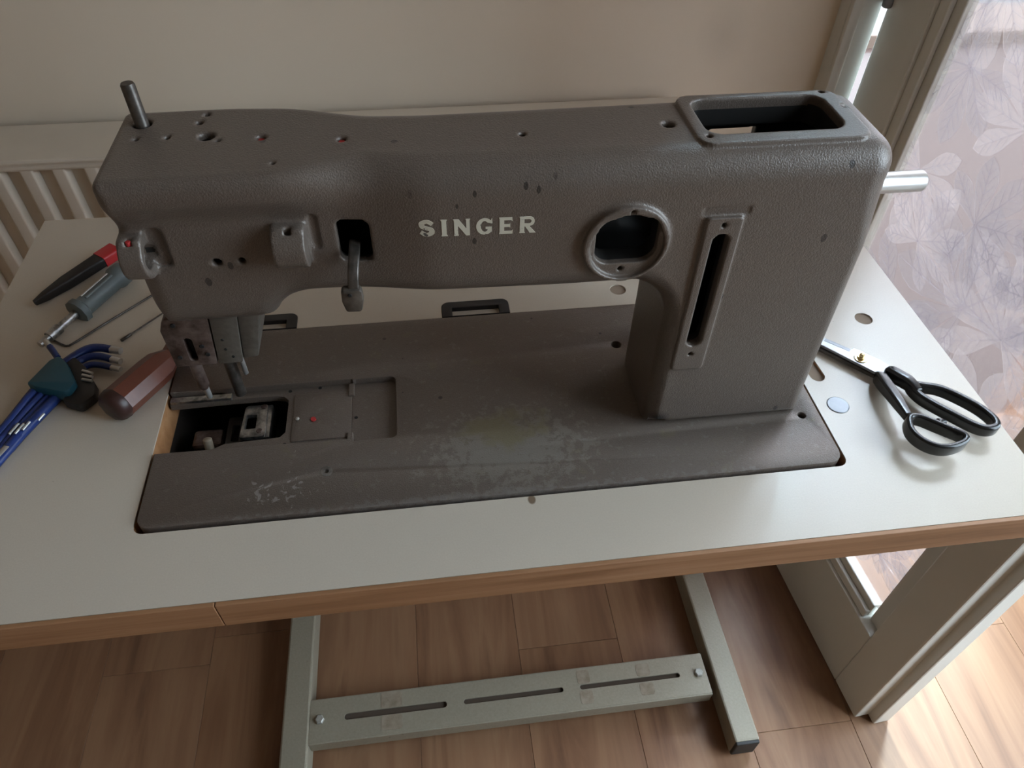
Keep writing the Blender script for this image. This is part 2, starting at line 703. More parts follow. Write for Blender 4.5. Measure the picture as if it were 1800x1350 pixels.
fl = obj('floor', box(X0, X1, Y0, Y1 + 30, ZF - 40, ZF - 8), M['underlay'], loc=(200, 0, ZF - 20))
tag(fl, kind='structure')
PW, PL = 162.5, 1285.0
pl_mesh = None
row = 0
x = 780.0 - PW * 13
offs = {10: 221, 12: 51, 13: -620, 11: -400, 9: 470, 8: -80, 7: 300}
while x < X1:
    y = offs.get(row, (row * 471) % 1285) - PL * 3
    while y < Y1 + 30:
        a0, a1 = max(x, X0), min(x + PW, X1)
        b0, b1 = max(y, Y0), min(y + PL, Y1 + 30)
        if a1 - a0 > 5 and b1 - b0 > 5:
            p = obj('plank', box(a0 + .2, a1 - .2, b0 + .2, b1 - .2, ZF - 8, ZF, 0.45, 1), M['plank'], fl)
        y += PL
    x += PW
    row += 1

tag(obj('ceiling', box(X0, X1, Y0, Y1, ZC, ZC + 80), M['ceiling'], loc=(200, 0, ZC)), kind='structure')
wb = join(box(X0, 712, Y1, Y1 + 200, ZF, ZC), box(DX1 + 40, X1, Y1, Y1 + 34, ZF, ZC), box(702, DX1 + 40, Y1, Y1 + 200, DZ + 40, ZC))
tag(obj('wall_back', wb, M['wall'], loc=(200, 580, ZF)), kind='structure')
tag(obj('wall_left', box(X0 - 80, X0, Y0, Y1, ZF, ZC), M['wallb'], loc=(X0, 0, ZF)), kind='structure')
tag(obj('wall_front', box(X0, X1, Y0 - 80, Y0, ZF, ZC), M['wallb'], loc=(0, Y0, ZF)), kind='structure')
WY0, WY1, WZ0, WZ1 = -850, 250, -550, 1350
wr = join(box(X1, X1 + 80, Y0, WY0, ZF, ZC), box(X1, X1 + 80, WY1, Y1, ZF, ZC),
          box(X1, X1 + 80, WY0, WY1, ZF, WZ0), box(X1, X1 + 80, WY0, WY1, WZ1, ZC))
tag(obj('wall_right', wr, M['wall'], loc=(X1, 0, ZF)), kind='structure')
wd = thing('added_window_1', 'unseen white framed window added in the side wall for fill light', None, (X1 + 40, -500, WZ0), kind='structure')  # unseen window, added to raise the fill light from the right
for a, b, c, d in ((WY0, WY1, WZ0, WZ0 + 50), (WY0, WY1, WZ1 - 50, WZ1), (WY0, WY0 + 50, WZ0 + 50, WZ1 - 50), (WY1 - 50, WY1, WZ0 + 50, WZ1 - 50), (-325, -275, WZ0 + 50, WZ1 - 50)):
    obj('added_window_frame', box(X1 + 10, X1 + 60, a, b, c, d, 2), M['white'], wd)
for a, b in ((WY0 + 50, -325), (-275, WY1 - 50)):
    obj('added_window_pane', box(X1 + 33, X1 + 37, a, b, WZ0 + 50, WZ1 - 50), M['clearpane'], wd)

# door casing round the doorway
tr = thing('trim_1', 'white painted door casing beside the cream wall', None, (720, 566, ZF), kind='structure')
obj('casing_post', join(box(702, 740.5, 557, 800, ZF, DZ, 1.5), box(702, 716, 552, 562, ZF, DZ, 3)), M['white'], tr, auto=40)
obj('casing_post', box(DX1 + 14, DX1 + 42, 560, 612, ZF, DZ, 2), M['core'], tr)
obj('casing_head', box(702, DX1 + 42, 558, 800, DZ, DZ + 42, 2), M['white'], tr)
tag(obj('baseboard_back', box(X0, 700, 566, 580, ZF, ZF + 90, 3), M['white'], loc=(0, 570, ZF)), kind='structure')

# the open door leaf: u runs from the hinge to the near edge, n out of the face towards the table
HU = Vector((784 - 743.0, 53 - 560.0, 0)).normalized()
HN = Vector((HU.y, -HU.x, 0))
if HN.x > 0:
    HN = -HN
HO = Vector((743.6, 552, 0))
DL = 500.5


def D(vf):
    return xform(vf, lambda p: HO + HU * p[0] + HN * p[1] + Vector((0, 0, p[2])))


door = thing('door_1', 'open white door leaf with leaf patterned glass beside the table', None, (765, 300, ZF), kind='structure')
zb, zt = ZF + 4, DZ - 4
S1, S2, RB = 72, DL - 59, ZF + 156
obj('hinge_stile', D(box(0, S1, -40, 0, zb, zt, 2)), M['white'], door)
obj('lock_stile', D(join(box(S2, DL, -30, 0, zb, zt, 2.5), box(S2, DL + 14, -52, -24, zb - 2, zt, 2.5))), M['white'], door)
obj('bottom_rail', D(box(S1, S2, -40, 0, zb, RB, 1.5)), M['white'], door)
obj('top_rail', D(box(S1, S2, -40, 0, zt - 110, zt, 1.5)), M['white'], door)
GZ0, GZ1 = RB, zt - 110
for a, b, c, d in ((S1, S1 + 30, GZ0, GZ1), (S2 - 30, S2, GZ0, GZ1), (S1 + 30, S2 - 30, GZ0, GZ0 + 30), (S1 + 30, S2 - 30, GZ1 - 30, GZ1)):
    e = 0
    if b == S2 and b - a < 40:
        obj('glazing_bead', D(box(S2 - 26, S2, -26, -15, c, d, 1.5)), M['white'], door)
        continue
    mo = join(box(a, b, -26, -12, c, d, 1.5))
    # inner step of the glazing bead
    if b - a < 40:
        mo = join(mo, box(a, a + 16, -12, -5, c, d, 1.5) if a == S1 else box(b - 16, b, -12, -5, c, d, 1.5))
    else:
        mo = join(mo, box(a, b, -12, -5, c, c + 16, 1.5) if c == GZ0 else box(a, b, -12, -5, d - 16, d, 1.5))
    obj('glazing_bead', D(mo), M['white'], door)
pane = obj('glass_pane', D(box(S1 + 24, S2 - 24, -23, -19, GZ0 + 24, GZ1 - 24)), M['pane'], door)

# the pressed leaves of the glass: palmate leaves of seven leaflets with raised veins
rl = random.Random(11)


def palmate(cx, cz, size, rot, nl=7):
    parts, veins = [], []
    for k in range(nl):
        a = rot + math.radians((k - (nl - 1) / 2) * 42)
        L = size * (1.0 - 0.10 * abs(k - (nl - 1) / 2))
        wd_ = L * 0.20
        ca, sa = math.cos(a), math.sin(a)
        ring = []
        prof = [(0.03, 0.10), (0.25, 0.42), (0.5, 0.86), (0.68, 1.0), (0.82, 0.8), (0.93, 0.4), (1.0, 0.0)]
        for t, q in prof:
            ring.append((t * L, q * wd_))
        for t, q in prof[-2::-1]:
            ring.append((t * L, -q * wd_))
        nn = len(ring)
        dep = -19.0 + 0.5 + 0.08 * k
        V = [(cx + p * ca - q * sa, dep, cz + p * sa + q * ca) for p, q in ring]
        V += [(v[0], -19.0, v[2]) for v in V[:nn]]
        F = [tuple(range(nn))] + [(i, (i + 1) % nn, nn + (i + 1) % nn, nn + i) for i in range(nn)]
        parts.append((V, F))
        segs = [((0, 0), (0.97 * L, 0), 0.9)]
        for t in (0.3, 0.45, 0.6, 0.74):
            for s in (-1, 1):
                segs.append(((t * L, 0), ((t + 0.17) * L, s * wd_ * 0.72), 0.45))
        for (p0, q0), (p1, q1), hw in segs:
            dx, dy = p1 - p0, q1 - q0
            l = math.hypot(dx, dy)
            ox, oy = -dy / l * hw, dx / l * hw
            qd = [(p0 + ox, q0 + oy), (p1 + ox * .3, q1 + oy * .3), (p1 - ox * .3, q1 - oy * .3), (p0 - ox, q0 - oy)]
            veins.append(([(cx + p * ca - q * sa, dep + 0.35, cz + p * sa + q * ca) for p, q in qd] +
                          [(cx + p * ca - q * sa, dep - 0.1, cz + p * sa + q * ca) for p, q in qd],
                         [(0, 1, 2, 3), (0, 4, 5, 1), (1, 5, 6, 2), (2, 6, 7, 3), (3, 7, 4, 0)]))
    return join(*parts), join(*veins)


gu0, gu1, gz0, gz1 = S1 + 30, S2 - 30, GZ0 + 30, GZ1 - 30
spots = []
for iz in range(16):
    for iu in range(3):
        spots.append((gu0 + (iu + 0.5 + rl.uniform(-.25, .25)) * (gu1 - gu0) / 3, gz0 + (iz + 0.5 + rl.uniform(-.3, .3)) * 98, rl.uniform(85, 135), rl.uniform(0, 6.28)))
for (u_, z_, s_, r_) in spots:
    s_ = min(s_, u_ - gu0 + 60, gu1 - u_ + 60, z_ - gz0 + 70)
    lf, vn = palmate(u_, z_, s_, r_)
    lo = obj('leaf', D(lf), M[rl.choice(('leafglass', 'leafglass2'))], pane)
    vo = obj('leaf_vein', D(vn), M['vein'], pane)
obj('hinge_gap_light_block', box(739.5, 745, 551, 558.5, ZF + 4, -45, 1), M['white'], door)  # unseen strip added to block a sun streak through the hinge gap
obj('hinge', join(rod((741, 549, 100), (741, 549, 190), 6, 16, 1.5), box(741, 742.5, 549, 575, 102, 188)), M['ringgrey'], door, auto=40)
obj('hinge', join(rod((741, 549, -600), (741, 549, -510), 6, 16, 1.5), box(741, 742.5, 549, 575, -598, -512)), M['ringgrey'], door, auto=40)

# outside the doorway
tg = obj('terrace', box(-200, 9000, 611, 2500, ZF - 60, ZF - 20), M['terrace'], loc=(1500, 1500, ZF - 20))
tag(tg, 'brown paved terrace outside the open doorway', 'terrace', kind='structure')
kb = obj('terrace_kerb', box(-200, 9000, 2500, 2800, ZF - 60, ZF + 30, 5), M['tan'], loc=(1500, 2650, ZF - 60))
tag(kb, 'tan kerb at the far edge of the terrace outside', 'kerb')
lw = obj('outside_ground', box(-3000, 14000, 2800, 20000, ZF - 100, ZF - 40), M['lawn'], loc=(1500, 9000, ZF - 40))
tag(lw, kind='structure')
lw2 = obj('outside_ground', box(1520, 14000, -12000, 605, ZF - 100, ZF - 40), M['terrace'], loc=(5000, -3000, ZF - 40))
tag(lw2, kind='structure')
for k, yy in enumerate((1640, 1720)):
    g = obj('terrace_board', box(1330, 1560, yy, yy + 22, ZF - 20, ZF - 14, 1), M['whiteline'], loc=(1500, yy, ZF - 20))
    tag(g, ('narrow white board across the terrace, nearer the doorway' if k == 0 else 'narrow white board across the terrace, nearer the kerb'), 'board')

# radiator on the back wall behind the table
rad = thing('radiator', 'cream ribbed panel radiator on the wall behind the table', 'radiator', (-60, 530, ZF + 110))
RT, RBt, RY = -4, ZF + 110, 488
rx0, rx1 = -760, 520
obj('back_panel', box(rx0, rx1, RY + 12, 566, RBt, RT - 6, 3), M['radiator'], rad)
obj('top_grille', box(rx0 - 2, rx1 + 2, RY - 2, 570, RT - 6, RT, 2.5), M['radiator'], rad)
obj('front_band', box(rx0, rx1, RY, RY + 12, RT - 14, RT - 5, 3), M['radiator'], rad)
obj('front_band', box(rx0, rx1, RY, RY + 12, RBt, RBt + 36, 3), M['radiator'], rad)
rp = 33.0
rib0 = None
i = 0
xx = -222 - 16 * rp
while xx < rx1 - 20:
    if xx > rx0 + 8:
        if rib0 is None:
            sec = fillet([(-10.5, 0, 2), (-6.5, -11, 3), (6.5, -11, 3), (10.5, 0, 2)], 4)
            z0_, z1_ = RBt + 33, RT - 13
            n_ = len(sec)
            V = [(xx + a, RY + 12 + b, z0_) for a, b in sec] + [(xx + a, RY + 12 + b, z1_) for a, b in sec]
            F = [(k, (k + 1) % n_, n_ + (k + 1) % n_, n_ + k) for k in range(n_)] + [tuple(range(n_)), tuple(range(2 * n_ - 1, n_ - 1, -1))]
            rib0 = obj('rib', (V, F), M['radiator'], rad, auto=50)
            xr = xx
        else:
            copy_of(rib0, (xx - xr, 0, 0), rad)
    xx += rp
for a in (-600, 380):
    obj('bracket', box(a, a + 30, 560, 579.5, RBt + 100, RT - 100), M['radiator'], rad)
obj('pipe', rod((rx1 - 30, 530, ZF), (rx1 - 30, 530, RBt + 2), 8), M['radiator'], rad, smooth=True)

# ------------------------------------------------------------------ the table and its stand
TX0, TX1, TY0, TY1 = -158, 604.6, -57, 363
tab = thing('sewing_table', 'cream topped sewing table with wood edge band and machine cutout', 'table', (223, 150, -25))
cut = fillet([(0, -1, 8), (476.5, -1, 9), (476.5, 183, 9), (0, 183, 9)], 6)
hin1 = fillet([(206.5, 182, 0), (206.5, 202, 6), (263, 202, 6), (263, 182, 0)], 4)
hin2 = fillet([(32.5, 182, 0), (32.5, 202, 6), (88.5, 202, 6), (88.5, 182, 0)], 4)
outer = [(TX0, TY0 + 3), (TX1, TY0 + 3), (TX1, TY1), (TX0, TY1)]
# one cutout outline that takes in the machine bed and both hinge pockets
cutall = fillet([(-0.5, -1.5, 7), (477, -1.5, 7), (477, 183.5, 4), (263.5, 183.5, 0), (263.5, 202.5, 6), (206.5, 202.5, 6), (206.5, 183.5, 0),
                 (88.5, 183.5, 0), (88.5, 202.5, 6), (32.5, 202.5, 6), (32.5, 183.5, 0), (-0.5, 183.5, 4)], 5)
slot_h = [(x_, y_) for x_, y_ in (lambda c, d, r: [(c[0] + r * math.cos(t), c[1] + r * math.sin(t)) for t in [math.radians(-120 + 15 * k) for k in range(13)]] +
                                 [(d[0] + r * math.cos(t), d[1] + r * math.sin(t)) for t in [math.radians(60 + 15 * k) for k in range(13)]])((490.5, 81), (479.8, 99.5), 6.2)]
slot_h = fillet([(484.5, 79, 6.5), (497.0, 76.5, 6.5), (494.0, 118, 3), (484.5, 118, 3)], 6)
# drilled through-holes and the long slot
holes = [cutall, circ(557.2, 144, 7.3), circ(360.2, 204, 7.0), slot_h]
obj('laminate_top', plate(outer, holes, -1.2, 0.0), M['laminate'], tab)
obj('core', plate(outer, [cutall, slot_h], -25, -1.2), M['core'], tab)
obj('edge_band', box(TX0, 58.0, TY0, TY0 + 3, -25, -0.25, 0.5), M['strip'], tab)
obj('edge_band', box(58.5, TX1, TY0, TY0 + 3, -25, -0.25, 0.5), M['strip'], tab)
for cx_, cy_ in ((557.2, 144), (360.2, 204)):
    obj('hole_bottom', lathe((cx_, cy_, -1.4), (cx_, cy_, -1.1), [(0, 7.2), (0.25, 7.2)], 24), M['holewood'], tab)
obj('slot_bottom', plate(fillet([(483.8, 76, 5), (497.6, 75.6, 5), (495.0, 119, 3), (483.8, 119, 3)], 6), [], -6, -2.2), M['holewood'], tab)
dc = obj('steel_disc', lathe((493.2, 53, -0.2), (493.2, 53, 0.6), [(0, 8.2), (0.5, 8.2), (0.8, 7.6)], 32), M['ringgrey'], tab)

st = thing('table_stand', 'grey green steel stand with slotted cross bar under the table', 'stand', (275, 180, ZF))
ZT = ZF + 50
obj('foot', box(577, 613.5, 28, 345, ZF + 6, ZT, 3), M['stand'], st)
obj('foot', box(-63, -24.5, 28, 345, ZF + 6, ZT, 3), M['stand'], st)
for a, b in ((577, 613.5), (-63, -24.5)):
    obj('end_cap', box(a + .8, b - .8, 24, 30, ZF + 7, ZT - 1.5, 2), M['rubber'], st)
    obj('foot_pad', box(a + 4, b - 4, 34, 54, ZF, ZF + 7, 1), M['rubber'], st)
    obj('foot_pad', box(a + 4, b - 4, 320, 340, ZF, ZF + 7, 1), M['rubber'], st)
    obj('leg', box(a, b, 305, 345, ZT - 2, -40, 2), M['stand'], st)
    obj('top_plate', box(a - 4, b + 4, 190, 355, -40, -25, 2), M['stand'], st)
slots = [rrect(25, 173, 127.5, 136.5, 4.2), rrect(198, 346.5, 128.5, 136, 3.6), rrect(372, 525.5, 129, 136, 3.4)]
bz = ZT - 2
obj('cross_bar', plate(rrect(-24.5, 567, 100.5, 160.5, 1), slots, bz - 3, bz, 0.5), M['stand'], st)
obj('cross_bar_flange', box(-24.5, 567, 98.5, 102, bz - 26, bz - 0.6, 1), M['stand'], st)
obj('cross_bar_flange', box(-24.5, 567, 159, 162, bz - 26, bz - 0.6, 1), M['stand'], st)
obj('cross_bar_liner', box(-20, 560, 104, 157, bz - 9, bz - 5), M['slotdark'], st)
for bx_ in (-9.8, 554.6):
    obj('bolt', lathe((bx_, 131.5, bz), (bx_, 131.5, bz + 6), [(0, 6.6), (4, 6.6), (5.2, 5.2)], 6), M['bolt'], st)
for x0_, x1_, y0_, y1_ in ((370, 389, 107, 157), (461, 482, 109, 156), (78, 108, 106, 160)):
    for (q0, q1) in ((y0_, 127.0), (137.0, y1_)):
        obj('glue_patch', plate(rrect(x0_, x1_, q0, q1, 4), [], bz - .1, bz + 0.5), M['tape'], st)

# ------------------------------------------------------------------ the sewing machine
sm = thing('sewing_machine', 'grey hammered enamel industrial sewing machine with bare stripped head', 'sewing machine', (240, 90, -18))
ZB = 2.0                                   # bed surface

# bed casting: plate with the open slot at the needle end
bed_out = fillet([(1.5, 1.0, 9), (474.5, 1.0, 10), (474.5, 181.5, 8), (1.5, 181.5, 8), (1.5, 118.8, 0.8), (134.5, 118.8, 0.8), (134.5, 117.5, .5), (137, 118.5, .8),
                  (167, 118.5, 4.5), (167, 58.0, 4.5), (137, 58.0, .8), (134.5, 59, .5), (134.5, 60.5, .8), (1.5, 62.0, 0.8)], 5)
obj('bed', plate(bed_out, [circ(342.5, 134, 3.9), circ(461, 45, 2.9), circ(119.4, 33.2, 1.5, 12)], -12, ZB, 0.9), M['bed'], sm, auto=35)
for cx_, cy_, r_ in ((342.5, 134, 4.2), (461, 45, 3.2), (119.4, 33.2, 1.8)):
    obj('hole_shadow', rod((cx_, cy_, -13.5), (cx_, cy_, -11.5), r_), M['black'], sm)  # black plugs paint the shade inside the bed holes
obj('oil_hole_ring', plate(circ(119.4, 33.2, 4.0, 20), [circ(119.4, 33.2, 1.7, 12)], ZB - .2, ZB + 0.3), M['steel'], sm)
hook_hole = fillet([(0, 63.5, 0), (25, 63.5, 0), (36, 71.5, 3), (84, 71.5, 6), (87.5, 76, 2), (88, 107, 5), (46, 111.5, 1), (0, 111.0, 0)], 4)
slotfloor = [(1.5, 58.5)] + [(150, 58.5), (150, 119), (1.5, 119)]
fo = [(50, 60.5), (134, 59.5), (134, 119.0), (1.5, 119.0), (1.5, 111.5), (46, 111.5)] + \
     [p for p in fillet([(46, 111.5, 0), (88, 108.5, 5), (87.5, 72, 4), (52, 70, 2), (36, 66, 1), (30, 61.5, 0)], 4)][1:]
fo = [(30, 60.8), (134.5, 60.0), (134.5, 119.0), (1.5, 119.0), (1.5, 111.5), (46, 112.5), (78, 112.5), (84, 111), (87.5, 107), (87.5, 76), (84, 71.8), (46, 70.0), (38, 66)]
obj('slot_floor', plate(fo, [], -9, -3.4, 0.4), M['bed'], sm, auto=35)
obj('slot_floor', plate(rrect(92, 134.2, 66, 111.5, 1), [circ(106.5, 85, 1.9, 12)], -4, -2.6, .3), M['bed'], sm, auto=35)
obj('pocket_shoulder', box(131.5, 136, 105, 117.5, -4, -1.2, .8), M['bed'], sm)
obj('pocket_shoulder', box(131.5, 136, 60, 69, -4, -1.2, .8), M['bed'], sm)
obj('pocket_floor', box(134.3, 167, 58, 118.5, -9, -3.2, 0.4), M['bed'], sm)
obj('slot_rim', box(2, 46, 111.8, 116.6, -3.5, -0.8, .3), M['steel'], sm)
for a, b in ((88, 116), (110, 117), (119, 63), (88, 64.5), (137.5, 84)):
    obj('screw_hole', lathe((a, b, -3.6), (a, b, -3.0), [(0, 1.3), (0.5 if a < 130 else 0.6, 1.3)], 12), M['black'], sm)
obj('red_mark', lathe((107, 85, -3.0), (107, 85, -1.4), [(0, 1.9), (1.5, 1.9)], 12), M['red'], sm)
obj('oil_spot_pin', lathe((95.5, 86.5, -2.0), (95.5, 86.5, -0.8), [(0, 1.6), (0.6, 1.5), (1.2, .6)], 12), M['bright'], sm)

# hook parts deep in the slot
hk = obj('hook_frame', join(plate(fillet([(53, 80, 2), (71, 80, 2), (71, 111, 2), (54.5, 111, 3)], 3), [rrect(56, 63.8, 88, 101.5, 1.0)], -14, -10, .4),
                            box(70, 74, 80, 112, -30, -11.5, .8)), M['steel'], sm, auto=35)
LOC[hk.name] = LOC[sm.name]
for a, b in ((67, 85), (68, 108.5)):
    obj('frame_screw', rod((a, b, -12), (a, b, -9.2), 2.2, 14), M['rusty'], hk)
obj('hook_case', join(plate(rrect(40, 52, 74, 110, 2), [rrect(44, 49, 86, 102, 1)], -24, -20, .5), box(38, 88, 64, 112, -60, -30, 3)), M['blackmatte'], sm, auto=35)
obj('shaft_post', rod((29, 72, -60), (29.5, 84, -13), 3.2), M['tape'], sm, smooth=True)
obj('shaft_arm', xform(box(14, 36, 88, 104, -50, -24, 3), lambda p: (p[0], p[1], p[2])), M['rusty'], sm)
pan = thing('oil_pan', 'dark oil pan under the machine slot in the table cutout', 'oil pan', (240, 90, -110))
obj('pan_floor', box(-4, 480, -4, 187, -110, -106), M['oilpan'], pan)
for b_ in ((-4, 480, -4, -1, -106, -25), (-4, 480, 184, 187, -106, -25), (-4, -1, -1, 184, -106, -25), (477, 480, -1, 184, -106, -25)):
    obj('pan_side', box(*b_), M['oilpan'], pan)

# --- arm, head and column: one casting sampled as a distance field
HH = 1.1
ax = np.arange(28, 464, HH, dtype=np.float32)
ay = np.arange(26, 136, HH, dtype=np.float32)
az = np.arange(-1.5, 221, HH, dtype=np.float32)
X = ax[:, None, None]
Yg = ay[None, :, None]
Z = az[None, None, :]
ZT_ = 214.0
YF = ([42, 105, 130, 160, 200, 275, 460], [57, 57, 58, 57, 49.3, 46.8, 46.6])
YB = ([42, 97, 130, 170, 200, 250, 344, 440, 460], [128, 128.7, 126, 121, 119, 119.5, 121, 123, 123])


def yfront(x_):
    return float(np.interp(x_, *YF))


def smooth_interp(a, kx, ky):
    d = np.interp(np.arange(0, 480, 1.0), kx, ky)
    k = np.hanning(31)
    k /= k.sum()
    d = np.convolve(np.pad(d, 15, mode='edge'), k, mode='valid')
    return np.interp(a, np.arange(0, 480, 1.0), d).astype(np.float32)


yf1 = smooth_interp(ax, *YF)
yb1 = smooth_interp(ax, *YB)


def sd_rect2(px, py, x0, x1, y0, y1, r):
    qx = np.abs(px - (x0 + x1) / 2) - (x1 - x0) / 2 + r
    qy = np.abs(py - (y0 + y1) / 2) - (y1 - y0) / 2 + r
    return np.hypot(np.maximum(qx, 0), np.maximum(qy, 0)) + np.minimum(np.maximum(qx, qy), 0) - r


X2 = ax[:, None]
Z2 = az[None, :]
xr = 458.0 - 0.008 * Z2
qx = np.abs(X2 - (42 + xr) / 2) - (xr - 42) / 2
rc = np.where(X2 > 200, 16.0, 4.0).astype(np.float32)
qz = np.abs(Z2 - (ZT_ - 100)) - 100 - 0 * X2
qz = np.where(Z2 > ZT_ - 100, Z2 - ZT_, -50)
outer2 = np.hypot(np.maximum(qx + rc, 0), np.maximum(qz + rc, 0)) + np.minimum(np.maximum(qx + rc, qz + rc), 0) - rc
outer2 = np.maximum(outer2, ZB - Z2)
cut1 = sd_rect2(X2, Z2, 106.0, 343.5, -120, 127, 26.0)
cut2 = np.maximum(X2 - 118, Z2 - 110)
S = np.maximum(np.maximum(outer2, -cut1), -cut2).astype(np.float32)
# edge rounding: 17 at the top, 22 under the arm, 9 down the column
tt = np.clip((Z2 - 150) / 40, 0, 1)
cc = np.clip((X2 - 322) / 30, 0, 1)
hh = np.clip((118 - X2) / 20, 0, 1)
low = 22 * (1 - cc) + 9 * cc
low = low * (1 - hh) + 13 * hh
lip = np.clip((178 - X2) / 55, 0, 1)
lip = lip * lip * (3 - 2 * lip)
r2 = ((17 - 10.5 * lip) * tt + low * (1 - tt)).astype(np.float32)
zs = np.clip((Z2 - 184) / 20, 0, 1)
yf2 = yf1[:, None] - lip * 8.0 * zs * zs * (3 - 2 * zs)
yf2 = yf2 + np.where(X2 < 128, 9.0 * np.clip((138 - Z2) / 28, 0, 1.2) ** 2 * np.clip((128 - X2) / 14, 0, 1), 0)
yb2 = yb1[:, None] + 0 * Z2
yc2 = (yf2 + yb2) / 2
hy2 = (yb2 - yf2) / 2
w2 = np.abs(Yg - yc2[:, None, :].astype(np.float32)) - hy2[:, None, :].astype(np.float32) + r2[:, None, :]
w1 = (S + r2)[:, None, :]
f = np.sqrt(np.maximum(w1, 0) ** 2 + np.maximum(w2, 0) ** 2) + np.minimum(np.maximum(w1, w2), 0) - r2[:, None, :]
f = f.astype(np.float32)
del w2
f0 = f.copy()
# hollow inside of arm and column
cav = np.maximum(f + 7.0, 66 - X)
f = np.maximum(f, -cav)
del cav


def sl(a, lo, hi):
    return slice(max(0, int(np.searchsorted(a, lo)) - 1), min(len(a), int(np.searchsorted(a, hi)) + 1))


def region(x0, x1, y0, y1, z0, z1, pad=4):
    return sl(ax, x0 - pad, x1 + pad), sl(ay, y0 - pad, y1 + pad), sl(az, z0 - pad, z1 + pad)


def apply(bounds, sd, mode):
    rx_, ry_, rz_ = region(*bounds)
    d = sd(ax[rx_][:, None, None], ay[ry_][None, :, None], az[rz_][None, None, :])
    cur = f[rx_, ry_, rz_]
    if mode == '-':
        f[rx_, ry_, rz_] = np.maximum(cur, -d)
    elif mode == '+':
        f[rx_, ry_, rz_] = np.minimum(cur, d)
    else:                              # blended union, mode = fillet size
        k = float(mode)
        h = np.clip(k - np.abs(cur - d), 0, None) / k
        f[rx_, ry_, rz_] = np.minimum(cur, d) - h * h * k * 0.25


def box_sd(x0, x1, y0, y1, z0, z1, r=0.0):
    def g(x, y, z):
        a = np.abs(x - (x0 + x1) / 2) - (x1 - x0) / 2 + r
        b = np.abs(y - (y0 + y1) / 2) - (y1 - y0) / 2 + r
        c = np.abs(z - (z0 + z1) / 2) - (z1 - z0) / 2 + r
        return np.sqrt(np.maximum(a, 0) ** 2 + np.maximum(b, 0) ** 2 + np.maximum(c, 0) ** 2) + np.minimum(np.maximum(np.maximum(a, b), c), 0) - r
    return (x0, x1, y0, y1, z0, z1), g


def ext_z(x0, x1, y0, y1, z0, z1, r):      # rounded rect in plan
    def g(x, y, z):
        d = sd_rect2(x, y, x0, x1, y0, y1, r)
        return np.maximum(d, np.abs(z - (z0 + z1) / 2) - (z1 - z0) / 2)
    return (x0, x1, y0, y1, z0, z1), g


def ext_y(x0, x1, z0, z1, y0, y1, r):      # rounded rect in elevation
    def g(x, y, z):
        d = sd_rect2(x, z, x0, x1, z0, z1, r)
        return np.maximum(d, np.abs(y - (y0 + y1) / 2) - (y1 - y0) / 2)
    return (x0, x1, y0, y1, z0, z1), g


def cyl(axis, c, r, h0, h1):
    def g(x, y, z):
        p = [x, y, z]
        i = 'xyz'.index(axis)
        o_ = [k for k in range(3) if k != i]
        d = np.hypot(p[o_[0]] - c[0], p[o_[1]] - c[1]) - r
        return np.maximum(d, np.abs(p[i] - (h0 + h1) / 2) - (h1 - h0) / 2)
    i = 'xyz'.index(axis)
    b = [0] * 6
    o_ = [k for k in range(3) if k != i]
    b[2 * i], b[2 * i + 1] = h0, h1
    for k in (0, 1):
        b[2 * o_[k]], b[2 * o_[k] + 1] = c[k] - r, c[k] + r
    return tuple(b), g


# raised pad round the top opening
apply(*ext_z(344.7, 440.0, 57.5, 113.0, 198, 215.6, 8), '+')
# ring bezel and strip plate on the front
apply(*cyl('y', (308, 164.5), 24.3, 43.2, 62), 2.5)
apply(*ext_y(351.5, 372.5, 61, 178, 44.4, 56, 2.0), '+')
apply(*ext_y(349.0, 376, 178, 184, 43, 47.4, 1.5), '-')
# bearing lugs on the front of the head
for (x0_, x1_, cz_) in ((43, 55, 169), (119, 136, 170)):
    apply(*cyl('x', (56.5, cz_), 12.5, x0_, x1_), 2.0)
    apply(*box_sd(x0_, x1_, 49.5, 64, cz_ + 2, cz_ + 13, 2), 2.0)
apply(*ext_y(55, 64, 160, 184, 48, 59.5, 3), '-')
apply(*ext_y(138, 142.5, 165, 187, 50, 59.0, 2.0), '-')
apply(*cyl('x', (54.5, 169), 6.5, 50, 57), '-')
apply(*cyl('z', (49, 51), 1.6, 174, 196), '-')
apply(*cyl('z', (128, 51.5), 2.0, 176, 196), '-')
# openings
apply(*ext_z(351.5, 430, 67.5, 107.5, 196, 222, 9), '-')
apply(*cyl('y', (308.5, 163), 21.0, 40, 46.5), '-')
apply(*ext_y(291.0, 326.5, 150.5, 182, 40, 66, 9.5), '-')
apply(*ext_y(152, 169.5, 156.2, 182.6, 40, 70, 4.0), '-')
apply(*ext_y(357.6, 367.3, 82, 167.5, 40, 60, 4.8), '-')
apply(*ext_y(372, 402, 184, 193, 96, 125, 1.0), '-')          # rear window that lets daylight into the column
# drilled holes
for cx_, cy_, r_ in ((54.5, 111, 4.9), (89.8, 94.1, 4.3), (118, 90.1, 2.5), (159.4, 84.3, 2.4), (253.8, 80.6, 1.9), (334.2, 83.5, 3.4),
                     (54.6, 94.5, 1.6), (70.1, 94.8, 1.8), (84, 109.5, 2.1), (86.4, 118.5, 1.9), (96.2, 89.3, 1.4), (126.3, 63.5, 1.3),
                     (351.3, 66.0, 1.9), (432.5, 110.5, 1.9), (438.5, 92.5, 2.1)):
    apply(*cyl('z', (cx_, cy_), r_, 203, 222), '-')
for cx_, cz_, r_ in ((86.5, 160.5, 2.5), (99.5, 160.5, 2.1), (362, 173.2, 1.6), (362, 75, 1.7), (309, 185.6, 1.6), (307, 146.6, 1.6)):
    apply(*cyl('y', (cx_, cz_), r_, 38, 66), '-')
apply(*box_sd(346, 358, 44, 53, 1, 9, 3), '-')


